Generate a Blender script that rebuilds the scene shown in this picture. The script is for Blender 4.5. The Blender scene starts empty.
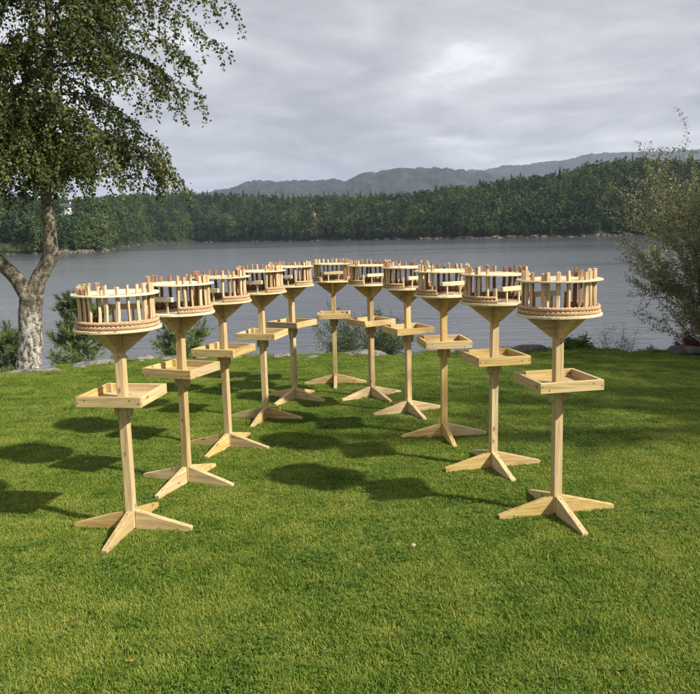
import bpy, bmesh, math, random
import numpy as np
from mathutils import Vector, Matrix, Euler, Quaternion
R_ = math.radians
rng = np.random.default_rng(11)
random.seed(11)
scene = bpy.context.scene
COL = scene.collection

# ------------------------------------------------------------------ camera
CAM_H = 1.55
SLOPE = -0.014                      # the lawn falls gently towards the water
FPX, PITCH, ROLL = 740.0, R_(8.82), R_(1.39)
cam_d = bpy.data.cameras.new('camera')
cam = bpy.data.objects.new('camera', cam_d)
COL.objects.link(cam)
cam_d.sensor_fit = 'HORIZONTAL'
cam_d.sensor_width = 36.0
cam_d.lens = 36.0 * FPX / 700.0
cam_d.clip_start = 0.05
cam_d.clip_end = 40000
cam.matrix_world = (Matrix.Translation((0, 0, CAM_H)) @ Matrix.Rotation(math.pi / 2 - PITCH, 4, 'X')
                    @ Matrix.Rotation(-ROLL, 4, 'Z'))
scene.camera = cam

# ------------------------------------------------------------------ sky and sun
SUN_EL, SUN_AZ = R_(38), math.atan2(0.87, -0.49)      # azimuth from +Y towards +X
sun_v = Vector((math.sin(SUN_AZ) * math.cos(SUN_EL), math.cos(SUN_AZ) * math.cos(SUN_EL), math.sin(SUN_EL)))
sl = bpy.data.lights.new('sun', 'SUN')
sl.energy = 5.0
sl.angle = R_(1.4)
sl.color = (1.0, 0.94, 0.83)
sun = bpy.data.objects.new('sun', sl)
COL.objects.link(sun)
sun.rotation_euler = (-sun_v).to_track_quat('-Z', 'Y').to_euler()

world = bpy.data.worlds.new('World')
scene.world = world
world.use_nodes = True
wt = world.node_tree
wt.nodes.clear()
def wn(t, **kw):
    n = wt.nodes.new(t)
    for k, v in kw.items():
        setattr(n, k, v)
    return n
def wmath(op, a, b=None):
    n = wn('ShaderNodeMath', operation=op)
    for i, s in enumerate((a, b)):
        if s is None: continue
        if isinstance(s, (int, float)): n.inputs[i].default_value = s
        else: wt.links.new(s, n.inputs[i])
    return n.outputs[0]
sky = wn('ShaderNodeTexSky', sky_type='NISHITA')
sky.sun_disc = False
sky.sun_elevation = SUN_EL
sky.sun_rotation = SUN_AZ
tc = wn('ShaderNodeTexCoord')
sep = wn('ShaderNodeSeparateXYZ')
wt.links.new(tc.outputs['Generated'], sep.inputs[0])
den = wmath('ADD', wmath('MAXIMUM', sep.outputs[2], 0.0), 0.16)
cmb = wn('ShaderNodeCombineXYZ')
wt.links.new(wmath('DIVIDE', sep.outputs[0], den), cmb.inputs[0])
wt.links.new(wmath('DIVIDE', sep.outputs[1], den), cmb.inputs[1])
def cloudnoise(scale, detail, rough, dist, off):
    mp = wn('ShaderNodeMapping')
    mp.inputs['Location'].default_value = off
    wt.links.new(cmb.outputs[0], mp.inputs[0])
    n = wn('ShaderNodeTexNoise')
    n.inputs['Scale'].default_value = scale
    n.inputs['Detail'].default_value = detail
    n.inputs['Roughness'].default_value = rough
    n.inputs['Distortion'].default_value = dist
    wt.links.new(mp.outputs[0], n.inputs['Vector'])
    return n.outputs['Fac']
big = cloudnoise(0.55, 4, 0.5, 0.3, (3.1, 7.3, 0))
mid = cloudnoise(1.6, 8, 0.55, 0.5, (1.7, 0.4, 2))
fine = cloudnoise(5.0, 6, 0.6, 0.4, (0.2, 5.4, 4))
mixv = wmath('ADD', wmath('ADD', wmath('MULTIPLY', big, 0.5), wmath('MULTIPLY', mid, 0.4)), wmath('MULTIPLY', fine, 0.1))
ramp = wn('ShaderNodeValToRGB')
ramp.color_ramp.interpolation = 'B_SPLINE'
els = ramp.color_ramp.elements
els[0].position, els[0].color = 0.39, (0.205, 0.205, 0.228, 1)
els[1].position, els[1].color = 0.61, (0.62, 0.615, 0.625, 1)
e = els.new(0.48); e.color = (0.31, 0.309, 0.326, 1)
e = els.new(0.56); e.color = (0.42, 0.418, 0.435, 1)
wt.links.new(mixv, ramp.inputs[0])
mixc = wn('ShaderNodeMix', data_type='RGBA')
mixc.inputs[0].default_value = 0.93                       # a closed deck, hardly any blue
wt.links.new(sky.outputs[0], mixc.inputs[6])
cgain = wn('ShaderNodeVectorMath', operation='SCALE')     # a colour ramp cannot hold values above one
cgain.inputs['Scale'].default_value = 12.6
wt.links.new(ramp.outputs[0], cgain.inputs[0])
wt.links.new(cgain.outputs[0], mixc.inputs[7])
bg = wn('ShaderNodeBackground')
bg.inputs['Strength'].default_value = 0.1
wt.links.new(mixc.outputs[2], bg.inputs['Color'])
wo = wn('ShaderNodeOutputWorld')
wt.links.new(bg.outputs[0], wo.inputs['Surface'])

scene.view_settings.view_transform = 'Standard'
scene.view_settings.look = 'None'
scene.view_settings.exposure = 0.48
scene.view_settings.gamma = 1.0
scene.view_settings.use_curve_mapping = False
scene.cycles.use_denoising = True
scene.cycles.max_bounces = 8
scene.cycles.diffuse_bounces = 2
scene.cycles.glossy_bounces = 3
scene.cycles.transmission_bounces = 3
scene.cycles.transparent_max_bounces = 8
scene.cycles.volume_bounces = 1

# ------------------------------------------------------------------ material helpers
class NT:
    def __init__(s, name):
        s.m = bpy.data.materials.new(name)
        s.m.use_nodes = True
        s.t = s.m.node_tree
        s.t.nodes.clear()
        s.out = s.n('ShaderNodeOutputMaterial')
    def n(s, t, **kw):
        nd = s.t.nodes.new(t)
        for k, v in kw.items(): setattr(nd, k, v)
        return nd
    def lk(s, a, b): s.t.links.new(a, b)
    def put(s, sock, v):
        if hasattr(v, 'is_linked') or hasattr(v, 'node'): s.lk(v, sock)
        elif isinstance(v, (tuple, list)) and len(v) == 3 and sock.type == 'RGBA': sock.default_value = (*v, 1)
        else: sock.default_value = v
    def math(s, op, a, b=0.0, clamp=False):
        nd = s.n('ShaderNodeMath', operation=op, use_clamp=clamp)
        s.put(nd.inputs[0], a); s.put(nd.inputs[1], b)
        return nd.outputs[0]
    def noise(s, vec, scale, detail=4, rough=0.55, dist=0.0, out='Fac'):
        nd = s.n('ShaderNodeTexNoise')
        if vec is not None: s.lk(vec, nd.inputs['Vector'])
        nd.inputs['Scale'].default_value = scale
        nd.inputs['Detail'].default_value = detail
        nd.inputs['Roughness'].default_value = rough
        nd.inputs['Distortion'].default_value = dist
        return nd.outputs[out]
    def mapping(s, vec, scale=(1, 1, 1), loc=(0, 0, 0), rot=(0, 0, 0)):
        nd = s.n('ShaderNodeMapping')
        s.lk(vec, nd.inputs[0])
        nd.inputs['Location'].default_value = loc
        nd.inputs['Rotation'].default_value = rot
        nd.inputs['Scale'].default_value = scale
        return nd.outputs[0]
    def ramp(s, fac, stops):
        nd = s.n('ShaderNodeValToRGB')
        el = nd.color_ramp.elements
        while len(el) < len(stops): el.new(0.5)
        for q, (p, c) in zip(el, stops):
            q.position = p
            q.color = (*c, 1) if len(c) == 3 else c
        s.lk(fac, nd.inputs[0])
        return nd.outputs[0]
    def mix(s, fac, a, b, blend='MIX'):
        nd = s.n('ShaderNodeMix', data_type='RGBA', blend_type=blend)
        s.put(nd.inputs[0], fac); s.put(nd.inputs[6], a); s.put(nd.inputs[7], b)
        return nd.outputs[2]
    def bump(s, h, strength=0.3, dist=0.01):
        nd = s.n('ShaderNodeBump')
        s.put(nd.inputs['Strength'], strength)
        nd.inputs['Distance'].default_value = dist
        s.lk(h, nd.inputs['Height'])
        return nd.outputs[0]
    def coord(s, which='Object'): return s.n('ShaderNodeTexCoord').outputs[which]
    def pos(s): return s.n('ShaderNodeNewGeometry').outputs['Position']
    def attr(s, name): return s.n('ShaderNodeAttribute', attribute_name=name).outputs['Fac']
    def orand(s): return s.n('ShaderNodeObjectInfo').outputs['Random']
    def pbsdf(s, col, rough=0.7, normal=None, spec=0.3, **kw):
        b = s.n('ShaderNodeBsdfPrincipled')
        s.put(b.inputs['Base Color'], col); s.put(b.inputs['Roughness'], rough)
        b.inputs['Specular IOR Level'].default_value = spec
        for k, v in kw.items(): s.put(b.inputs[k], v)
        if normal is not None: s.lk(normal, b.inputs['Normal'])
        return b.outputs[0]
    def leaf(s, col, trans=0.35, rough=0.6, spec=0.3):
        b = s.pbsdf(col, rough, spec=spec)
        t = s.n('ShaderNodeBsdfTranslucent')
        s.put(t.inputs[0], col)
        m = s.n('ShaderNodeMixShader')
        m.inputs[0].default_value = trans
        s.lk(b, m.inputs[1]); s.lk(t.outputs[0], m.inputs[2])
        return m.outputs[0]
    def done(s, surf):
        s.lk(surf, s.out.inputs['Surface'])
        return s.m

def wood(name, lo, hi, knot, hue_a, hue_b, grain=1.0, rough=0.75):
    t = NT(name)
    co = t.coord('Object')
    r = t.orand()
    off = t.n('ShaderNodeCombineXYZ')
    t.lk(t.math('MULTIPLY', r, 37.0), off.inputs[0]); t.lk(t.math('MULTIPLY', r, 91.0), off.inputs[1]); t.lk(t.math('MULTIPLY', r, 53.0), off.inputs[2])
    ad = t.n('ShaderNodeVectorMath', operation='ADD')
    t.lk(co, ad.inputs[0]); t.lk(off.outputs[0], ad.inputs[1])
    v = ad.outputs[0]
    g1 = t.noise(t.mapping(v, (2.2, 38, 38)), 1.6 * grain, 5, 0.6, 0.6)
    g2 = t.noise(t.mapping(v, (9, 260, 260)), 1.0 * grain, 3, 0.6)
    blot = t.noise(v, 9.0, 3, 0.5)
    c = t.ramp(t.math('ADD', t.math('MULTIPLY', g1, 0.7), t.math('MULTIPLY', g2, 0.3)), [(0.32, lo), (0.62, hi)])
    c = t.mix(t.math('MULTIPLY', blot, 0.35), c, t.mix(r, hue_a, hue_b), 'MULTIPLY')
    vo = t.n('ShaderNodeTexVoronoi')
    t.lk(t.mapping(v, (7, 13, 13)), vo.inputs['Vector']); vo.inputs['Scale'].default_value = 1.0
    k = t.ramp(vo.outputs['Distance'], [(0.07, (1, 1, 1)), (0.16, (0, 0, 0))])
    c = t.mix(t.math('MULTIPLY', k, 0.8), c, knot)
    # every piece of timber has its own tone
    hs = t.n('ShaderNodeHueSaturation')
    t.lk(t.math('ADD', 0.8, t.math('MULTIPLY', t.math('FRACT', t.math('MULTIPLY', r, 17.3)), 0.32)), hs.inputs['Value'])
    t.lk(t.math('ADD', 0.85, t.math('MULTIPLY', t.math('FRACT', t.math('MULTIPLY', r, 7.7)), 0.3)), hs.inputs['Saturation'])
    t.lk(c, hs.inputs['Color'])
    nb = t.bump(t.math('ADD', g2, t.math('MULTIPLY', g1, 0.5)), 0.35, 0.002)
    return t.done(t.pbsdf(hs.outputs[0], rough, nb, 0.25))

M = {}
M['treated'] = wood('treated_pine', (0.36, 0.23, 0.09), (0.66, 0.51, 0.265), (0.20, 0.10, 0.035), (0.86, 0.92, 0.62), (0.98, 0.90, 0.72))
M['pine'] = wood('raw_pine', (0.60, 0.47, 0.27), (0.80, 0.68, 0.45), (0.30, 0.15, 0.06), (0.95, 0.86, 0.72), (1.0, 0.95, 0.86))
M['stick'] = wood('split_stick_wood', (0.36, 0.20, 0.10), (0.76, 0.60, 0.37), (0.26, 0.12, 0.05), (0.98, 0.78, 0.62), (1.0, 0.97, 0.90), 1.3)
M['stick_bark_shade'] = wood('stick_bark_shade', (0.16, 0.075, 0.042), (0.40, 0.225, 0.125), (0.06, 0.03, 0.02), (1.0, 0.8, 0.7), (1.0, 0.95, 0.85), 1.3)
def rope_mat():
    t = NT('jute_rope')
    n = t.noise(t.coord('Object'), 120, 3, 0.6)
    c = t.ramp(n, [(0.3, (0.36, 0.22, 0.115)), (0.7, (0.64, 0.45, 0.275))])
    return t.done(t.pbsdf(c, 0.95, t.bump(n, 0.5, 0.002), 0.1))
M['rope'] = rope_mat()
def steel():
    t = NT('zinc_screw')
    return t.done(t.pbsdf((0.16, 0.13, 0.09), 0.5, None, 0.5, Metallic=0.6))
M['screw'] = steel()

def soil_mat():
    t = NT('lawn_ground')
    p = t.pos()
    c = t.ramp(t.noise(p, 3.0, 6, 0.6), [(0.3, (0.035, 0.055, 0.012)), (0.7, (0.085, 0.11, 0.025))])
    return t.done(t.pbsdf(c, 0.95, t.bump(t.noise(p, 60, 4), 0.6, 0.02), 0.1))
M['soil'] = soil_mat()
def grass_mat():
    t = NT('grass_blades')
    p = t.pos()
    n1 = t.noise(p, 0.9, 4, 0.6)
    n2 = t.noise(p, 5.0, 4, 0.6)
    r = t.attr('rnd')
    f = t.math('ADD', t.math('ADD', t.math('MULTIPLY', n1, 0.55), t.math('MULTIPLY', n2, 0.55)), t.math('MULTIPLY', t.math('SUBTRACT', r, 0.5), 0.42))
    c = t.ramp(f, [(0.28, (0.054, 0.115, 0.012)), (0.46, (0.125, 0.212, 0.022)), (0.60, (0.222, 0.305, 0.034)), (0.80, (0.40, 0.38, 0.09))])
    return t.done(t.leaf(c, 0.3, 0.55, 0.25))
M['grass'] = grass_mat()
def foliage(name, a, b, c3, trans=0.3, rough=0.6, attr='rnd', spec=0.25):
    t = NT(name)
    c = t.ramp(t.attr(attr), [(0.05, a), (0.5, b), (0.95, c3)])
    return t.done(t.leaf(c, trans, rough, spec))
M['clover'] = foliage('clover_leaves', (0.05, 0.115, 0.016), (0.09, 0.17, 0.022), (0.15, 0.24, 0.035))
M['birch_leaf'] = foliage('birch_leaves', (0.040, 0.062, 0.016), (0.095, 0.125, 0.030), (0.23, 0.24, 0.065), 0.34, 0.5)
M['willow_leaf'] = foliage('olive_shrub_leaves', (0.13, 0.14, 0.065), (0.23, 0.235, 0.11), (0.40, 0.38, 0.21), 0.34, 0.4, spec=0.5)
M['bush_leaf'] = foliage('bank_bush_leaves', (0.045, 0.075, 0.03), (0.085, 0.125, 0.05), (0.16, 0.19, 0.09), 0.25, 0.55)
M['pine_needle'] = foliage('pine_needles', (0.085, 0.13, 0.045), (0.165, 0.225, 0.08), (0.27, 0.33, 0.125), 0.25, 0.6)
M['fern'] = foliage('low_green_leaves', (0.05, 0.10, 0.015), (0.09, 0.16, 0.02), (0.15, 0.22, 0.04), 0.3, 0.55)
M['heather'] = foliage('heather_scrub', (0.05, 0.035, 0.02), (0.07, 0.06, 0.025), (0.09, 0.11, 0.04), 0.2, 0.7)
M['russet'] = foliage('russet_scrub', (0.10, 0.035, 0.02), (0.14, 0.06, 0.03), (0.16, 0.10, 0.05), 0.2, 0.7)
M['dead_leaf'] = foliage('fallen_leaf', (0.45, 0.17, 0.06), (0.5, 0.3, 0.12), (0.6, 0.42, 0.2), 0.2, 0.6)
M['forest'] = foliage('forest_foliage', (0.018, 0.036, 0.014), (0.045, 0.078, 0.026), (0.105, 0.135, 0.042), 0.12, 0.8, spec=0.1)
def bark(name, pale, dark, lo=0.40, hi=0.56, sc=1.0):
    t = NT(name)
    co = t.coord('Object')
    a = t.noise(t.mapping(co, (1, 1, 0.55)), 9 * sc, 6, 0.65, 0.4)
    b = t.noise(t.mapping(co, (1, 1, 4.0)), 12 * sc, 4, 0.6)
    f = t.math('ADD', t.math('MULTIPLY', a, 0.65), t.math('MULTIPLY', b, 0.35))
    z = t.n('ShaderNodeSeparateXYZ'); t.lk(co, z.inputs[0])
    # darker, lichen-brown bark above the fork
    up = t.ramp(z.outputs[2], [(0.62, (0, 0, 0)), (0.98, (1, 1, 1))])
    p2 = t.mix(up, pale, (0.29, 0.25, 0.18))
    c = t.mix(t.ramp(f, [(lo, (0, 0, 0)), (hi, (1, 1, 1))]), dark, p2)
    c = t.mix(t.math('MULTIPLY', t.noise(co, 40, 3), 0.25), c, (0.32, 0.30, 0.22))
    return t.done(t.pbsdf(c, 0.9, t.bump(f, 0.9, 0.03), 0.15))
M['birch_bark'] = bark('birch_bark', (0.56, 0.53, 0.47), (0.05, 0.042, 0.033), 0.455, 0.565, 2.2)
def plain(name, a, b, sc, rough=0.9, bs=0.5, bd=0.02, co='Object'):
    t = NT(name)
    n = t.noise(t.coord(co) if co == 'Object' else t.pos(), sc, 6, 0.62)
    return t.done(t.pbsdf(t.ramp(n, [(0.32, a), (0.68, b)]), rough, t.bump(n, bs, bd), 0.15))
M['twig'] = plain('dark_twig_bark', (0.06, 0.046, 0.036), (0.16, 0.125, 0.095), 30)
M['stone'] = plain('grey_stone', (0.09, 0.085, 0.075), (0.30, 0.28, 0.24), 9, 0.92, 1.0, 0.05)
M['dark_stone'] = plain('dark_stone', (0.05, 0.05, 0.05), (0.15, 0.145, 0.14), 6, 0.9, 0.8, 0.04)
M['bank'] = plain('bank_earth', (0.05, 0.05, 0.03), (0.17, 0.15, 0.10), 3, 0.95, 0.8, 0.06, 'pos')
M['shore_rock'] = plain('shore_rock', (0.05, 0.045, 0.038), (0.19, 0.165, 0.135), 0.35, 0.95, 0.5, 0.3, 'pos')
M['hill'] = plain('forest_floor', (0.016, 0.020, 0.010), (0.04, 0.042, 0.02), 0.05, 0.95, 0.4, 0.5, 'pos')
M['meadow'] = plain('shore_meadow', (0.05, 0.045, 0.02), (0.075, 0.095, 0.028), 0.12, 0.95, 0.4, 0.5, 'pos')
M['mountain'] = plain('mountain_woods', (0.006, 0.011, 0.010), (0.040, 0.046, 0.036), 0.012, 0.95, 1.0, 14.0, 'pos')
def flat(name, c, rough=0.7):
    t = NT(name)
    n = t.noise(t.coord('Object'), 3, 3)
    return t.done(t.pbsdf(t.mix(t.math('MULTIPLY', n, 0.2), c, (0.5, 0.5, 0.5), 'MULTIPLY'), rough))
M['white_wall'] = flat('white_weatherboard', (0.75, 0.75, 0.73))
M['yellow_wall'] = flat('yellow_weatherboard', (0.62, 0.40, 0.10))
M['roof'] = flat('slate_roof', (0.07, 0.065, 0.065))
M['glass'] = flat('dark_pane', (0.03, 0.035, 0.04), 0.1)
M['pebble'] = flat('pale_pebble', (0.50, 0.42, 0.30))
def water_mat():
    t = NT('fjord_water')
    p = t.pos()
    w1 = t.noise(t.mapping(p, (0.55, 1.0, 1.0)), 0.9, 5, 0.6, 0.3)
    w2 = t.noise(t.mapping(p, (0.7, 1.0, 1.0)), 3.2, 4, 0.6)
    swell = t.noise(t.mapping(p, (0.25, 1, 1)), 0.16, 3, 0.5)
    h = t.math('ADD', t.math('ADD', w1, t.math('MULTIPLY', w2, 0.3)), t.math('MULTIPLY', swell, 1.2))
    # lanes of ruffled and of slick water
    lane = t.noise(t.mapping(p, (0.0022, 0.022, 1)), 1.0, 4, 0.55, 0.4)
    s = t.ramp(lane, [(0.36, (0.08, 0.08, 0.08)), (0.43, (0.55, 0.55, 0.55)), (0.60, (1, 1, 1))])
    nb = t.bump(h, t.math('MULTIPLY', s, 0.8), 0.12)
    return t.done(t.pbsdf((0.085, 0.09, 0.103), 0.12, nb, 0.5, IOR=1.333))
M['water'] = water_mat()

# ------------------------------------------------------------------ object helpers
def tag(o, label=None, cat=None, group=None, kind=None):
    if label: o['label'] = label
    if cat: o['category'] = cat
    if group: o['group'] = group
    if kind: o['kind'] = kind
    return o
def link(name, me, parent=None, mat=None, loc=(0, 0, 0), rot=(0, 0, 0)):
    if mat is not None and not me.materials: me.materials.append(M[mat])
    o = bpy.data.objects.new(name, me)
    COL.objects.link(o)
    o.location = loc
    o.rotation_euler = rot
    if parent is not None: o.parent = parent
    return o
def empty(name, loc=(0, 0, 0), rz=0.0):
    o = bpy.data.objects.new(name, None)
    COL.objects.link(o)
    o.empty_display_size = 0.1
    o.location = loc
    o.rotation_euler = (0, 0, rz)
    return o
def mesh(name, verts, faces, mat=None, smooth=False, rnd=None):
    me = bpy.data.meshes.new(name)
    me.from_pydata([tuple(v) for v in verts], [], faces)
    me.update()
    if mat: me.materials.append(M[mat])
    if smooth: me.polygons.foreach_set('use_smooth', [True] * len(me.polygons))
    if rnd is not None:
        a = me.attributes.new('rnd', 'FLOAT', 'POINT'); a.data.foreach_set('value', np.asarray(rnd, dtype=np.float32))
    return me
def npmesh(name, V, n, mat, rnd=None, smooth=False):
    """V: (k, n, 3) array of separate n-gons"""
    k = V.shape[0]
    me = bpy.data.meshes.new(name)
    me.vertices.add(k * n); me.vertices.foreach_set('co', V.astype(np.float32).ravel())
    me.loops.add(k * n); me.loops.foreach_set('vertex_index', np.arange(k * n, dtype=np.int32))
    me.polygons.add(k); me.polygons.foreach_set('loop_start', np.arange(0, k * n, n, dtype=np.int32))
    me.polygons.foreach_set('loop_total', np.full(k, n, dtype=np.int32))
    me.update(calc_edges=True)
    if mat: me.materials.append(M[mat])
    if rnd is not None:
        a = me.attributes.new('rnd', 'FLOAT', 'POINT'); a.data.foreach_set('value', np.repeat(np.asarray(rnd, dtype=np.float32), n))
    return me
def bev(bm, w):
    bmesh.ops.bevel(bm, geom=[e for e in bm.edges], offset=w, segments=1, affect='EDGES', profile=0.5)
def box_mesh(name, lx, ly, lz, mat, b=0.002, jit=0.0):
    bm = bmesh.new()
    bmesh.ops.create_cube(bm, size=1.0)
    for v in bm.verts:
        v.co = Vector((v.co.x * lx, v.co.y * ly, v.co.z * lz))
        if jit: v.co += Vector((random.uniform(-jit, jit) for _ in range(3)))
    if b: bev(bm, b)
    me = bpy.data.meshes.new(name); bm.to_mesh(me); bm.free()
    me.materials.append(M[mat])
    return me
def prism_mesh(name, poly, th, mat, b=0.002):
    """poly in local XZ, extruded th along Y"""
    bm = bmesh.new()
    A = [bm.verts.new((x, -th / 2, z)) for x, z in poly]
    B = [bm.verts.new((x, th / 2, z)) for x, z in poly]
    bm.faces.new(A); bm.faces.new(B[::-1])
    for i in range(len(poly)):
        j = (i + 1) % len(poly)
        bm.faces.new((A[j], A[i], B[i], B[j]))
    bmesh.ops.recalc_face_normals(bm, faces=bm.faces)
    if b: bev(bm, b)
    me = bpy.data.meshes.new(name); bm.to_mesh(me); bm.free()
    me.materials.append(M[mat])
    return me

# smooth value noise for terrain
def vnoise(x, y, seed=0):
    x = np.asarray(x, float); y = np.asarray(y, float)
    xi = np.floor(x); yi = np.floor(y); xf = x - xi; yf = y - yi
    def hsh(a, b):
        s = np.sin(a * 127.1 + b * 311.7 + seed * 74.7) * 43758.5453
        return s - np.floor(s)
    u = xf * xf * (3 - 2 * xf); v = yf * yf * (3 - 2 * yf)
    return (hsh(xi, yi) * (1 - u) + hsh(xi + 1, yi) * u) * (1 - v) + (hsh(xi, yi + 1) * (1 - u) + hsh(xi + 1, yi + 1) * u) * v
def fbm(x, y, seed=0, o=4):
    s = 0; a = 0.5
    for i in range(o):
        s = s + a * vnoise(np.asarray(x) * 2 ** i, np.asarray(y) * 2 ** i, seed + i); a *= 0.5
    return s
def gridmesh(name, P, mat, smooth=True):
    """P (r, c, 3)"""
    r, c = P.shape[:2]
    idx = np.arange(r * c).reshape(r, c)
    F = np.stack([idx[:-1, :-1], idx[:-1, 1:], idx[1:, 1:], idx[1:, :-1]], -1).reshape(-1, 4)
    return mesh(name, P.reshape(-1, 3), F.tolist(), mat, smooth)

# ------------------------------------------------------------------ the ground: lawn and bank
WATER_Z = CAM_H - 8.0
EX = [-60, -14, -7, -4.4, -3.85, -3.05, -2, 0.9, 2.1, 3.36, 4.2, 6, 10, 60]
EY = [7.0, 8.2, 8.7, 9.28, 9.62, 10.05, 10.15, 10.1, 10.1, 9.85, 9.6, 9.9, 9.6, 9.0]
def edge(x): return np.interp(x, EX, EY) + 0.16 * (fbm(np.asarray(x) * 0.9, np.asarray(x) * 0 + 3, 5) - 0.47)
def gz(x, y): return SLOPE * y + 0.05 * (fbm(np.asarray(x) * 0.7, np.asarray(y) * 0.7, 2, 3) - 0.44)
xs = np.concatenate([np.linspace(-60, -9, 18), np.arange(-8.7, 8.7, 0.18), np.linspace(9, 60, 18)])
rows = []
for t_ in np.concatenate([np.linspace(0, 0.55, 30), np.linspace(0.56, 1, 50)]):
    y = -22 + (edge(xs) + 22) * t_
    rows.append(np.stack([xs, y, gz(xs, y) - 0.012], -1))
tag(link('lawn', gridmesh('lawn', np.array(rows), 'soil')), 'mown green lawn sloping gently towards the water', kind='structure')
rows = []
for d, z in ((0, 0), (0.12, -0.05), (0.35, -0.22), (0.8, -0.55), (1.6, -1.2), (2.8, -2.4), (4.5, -4.4), (7, -7.0), (10, -9.5)):
    y = edge(xs) + d
    zz = gz(xs, edge(xs)) - 0.012 + z + (0.5 * (fbm(xs * 1.1, y * 1.1, 9) - 0.47) if d > 0.1 else 0) * min(1, d)
    rows.append(np.stack([xs, y, zz], -1))
tag(link('bank', gridmesh('bank', np.array(rows), 'bank')), 'stony bank dropping from the lawn edge to the fjord', kind='structure')

# ------------------------------------------------------------------ water
wx = [-14000, -3000, -400, 0, 400, 3000, 14000]
wy = [13, 60, 400, 2000, 14000]
tag(link('water', gridmesh('water', np.array([[(x, y, WATER_Z) for x in wx] for y in wy], float), 'water')), 'calm grey fjord water', kind='structure')

# ------------------------------------------------------------------ far shore: hillside, rocks, forest
def px_u(x): return (x - 350) / FPX                 # tangent of the azimuth for a photo column
# photo column -> shore distance (m) and height of the wooded skyline above eye level (as tangent)
PXS = [-700, -150, 0, 60, 108, 150, 200, 300, 400, 470, 520, 560, 590, 620, 660, 720, 900, 1400]
SHO = [520, 480, 430, 410, 440, 820, 900, 780, 690, 640, 610, 600, 595, 590, 580, 570, 560, 600]
SKY = [44, 42, 40, 36, 34, 40, 40, 34, 34, 39, 46, 50, 57, 61, 60, 60, 64, 50]      # px above the horizon
US = [px_u(x) for x in PXS]
def shore(u): return np.interp(u, US, SHO) + 14 * (fbm(np.asarray(u) * 22, np.asarray(u) * 0 + 1, 7) - 0.47)
TREE_H = 13.5
def ridge_d(u): return np.interp(u, US, SHO) + 240
def ridge_h(u): return np.interp(u, US, SKY) / FPX * ridge_d(u) * 1.01 + 8.0 - TREE_H
def hill_z(u, d):
    s = np.clip((d - shore(u)) / (ridge_d(u) - shore(u)), 0, 1.35)
    base = np.where(s < 1, np.sin(np.minimum(s, 1) * math.pi / 2) ** 0.9, 1 - (s - 1) * 0.6)
    return WATER_Z + base * ridge_h(u) + (fbm(u * 30, d / 60, 12) - 0.47) * 9 * np.clip(s * 3, 0, 1) + np.clip(s * 12, 0, 1) * 1.0
us = np.linspace(-1.45, 1.45, 260)
rows = []
for s in np.concatenate([[-0.03], np.linspace(0, 0.2, 6), np.linspace(0.25, 1.35, 18)]):
    d = shore(us) + (ridge_d(us) - shore(us)) * s
    z = hill_z(us, d) if s >= 0 else np.full_like(us, WATER_Z - 3)
    if s == 0: z = np.full_like(us, WATER_Z - 0.3)
    rows.append(np.stack([us * d, d, z], -1))
tag(link('hillside', gridmesh('hillside', np.array(rows), 'hill')), 'wooded hillside across the fjord', kind='structure')

def tri_orient(c, nrm, size, r):
    """triangles centred at c facing nrm"""
    k = len(c)
    n = nrm / (np.linalg.norm(nrm, axis=1, keepdims=True) + 1e-9)
    a = np.cross(n, r.normal(size=(k, 3))); a /= np.linalg.norm(a, axis=1, keepdims=True) + 1e-9
    b = np.cross(n, a)
    s = size[:, None]
    w = r.uniform(0.7, 1.2, (k, 3))
    out = []
    for j in range(3):
        th = 2 * math.pi * j / 3
        out.append(c + s * w[:, j:j + 1] * (a * math.cos(th) + b * math.sin(th)))
    return np.stack(out, 1)
def proto_tree(kind, seed, nt=170):
    r = np.random.default_rng(seed)
    C, N, S = [], [], []
    if kind == 'spruce':
        z = 0.12 + 0.86 * r.random(nt) ** 1.25
        rad = (1.0 - z) * 0.21 + 0.012
        rad = rad * (0.75 + 0.35 * np.sin(z * 46))
        th = r.random(nt) * 6.283
        q = np.sqrt(r.random(nt)) * 0.35 + 0.65
        C = np.stack([rad * q * np.cos(th), rad * q * np.sin(th), z], 1)
        N = np.stack([np.cos(th), np.sin(th), np.full(nt, 0.55)], 1) + r.normal(size=(nt, 3)) * 0.35
        S = 0.055 * (1.25 - z * 0.8)
    else:
        if kind == 'pine': blobs = [(r.normal() * 0.10, r.normal() * 0.10, 0.48 + 0.44 * i / 6 + r.normal() * 0.03, 0.14 * (1.25 - 0.09 * i)) for i in range(7)]
        else: blobs = [(r.normal() * 0.14, r.normal() * 0.14, 0.28 + 0.58 * i / 7 + r.normal() * 0.03, 0.19 * (1.1 - 0.08 * i)) for i in range(8)]
        m = nt // len(blobs)
        for (x, y, z, q) in blobs:
            d = r.normal(size=(m, 3)); d /= np.linalg.norm(d, axis=1, keepdims=True)
            rr = q * (0.7 + 0.4 * r.random((m, 1)))
            C.append(np.array([x, y, z]) + d * rr * np.array([1.0, 1.0, 0.8])); N.append(d + np.array([0, 0, 0.3]) + r.normal(size=(m, 3)) * 0.4)
            S.append(np.full(m, 0.048) * r.uniform(0.6, 1.4, m))
        C = np.concatenate(C); N = np.concatenate(N); S = np.concatenate(S)
    T = tri_orient(C, N, S * np.ones(len(C)), r)
    # trunk
    tr = []
    for j in range(3):
        a0, a1 = 2.094 * j, 2.094 * (j + 1)
        p = lambda a, z, q: (q * math.cos(a), q * math.sin(a), z)
        tr.append([p(a0, -0.05, 0.016), p(a1, -0.05, 0.016), p(a1, 0.8, 0.006)]); tr.append([p(a0, -0.05, 0.016), p(a1, 0.8, 0.006), p(a0, 0.8, 0.006)])
    return np.concatenate([T, np.array(tr)]), len(T)
protos = {'spruce': [proto_tree('spruce', i) for i in range(4)], 'pine': [proto_tree('pine', 10 + i) for i in range(5)], 'broad': [proto_tree('broad', 20 + i) for i in range(5)]}
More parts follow.
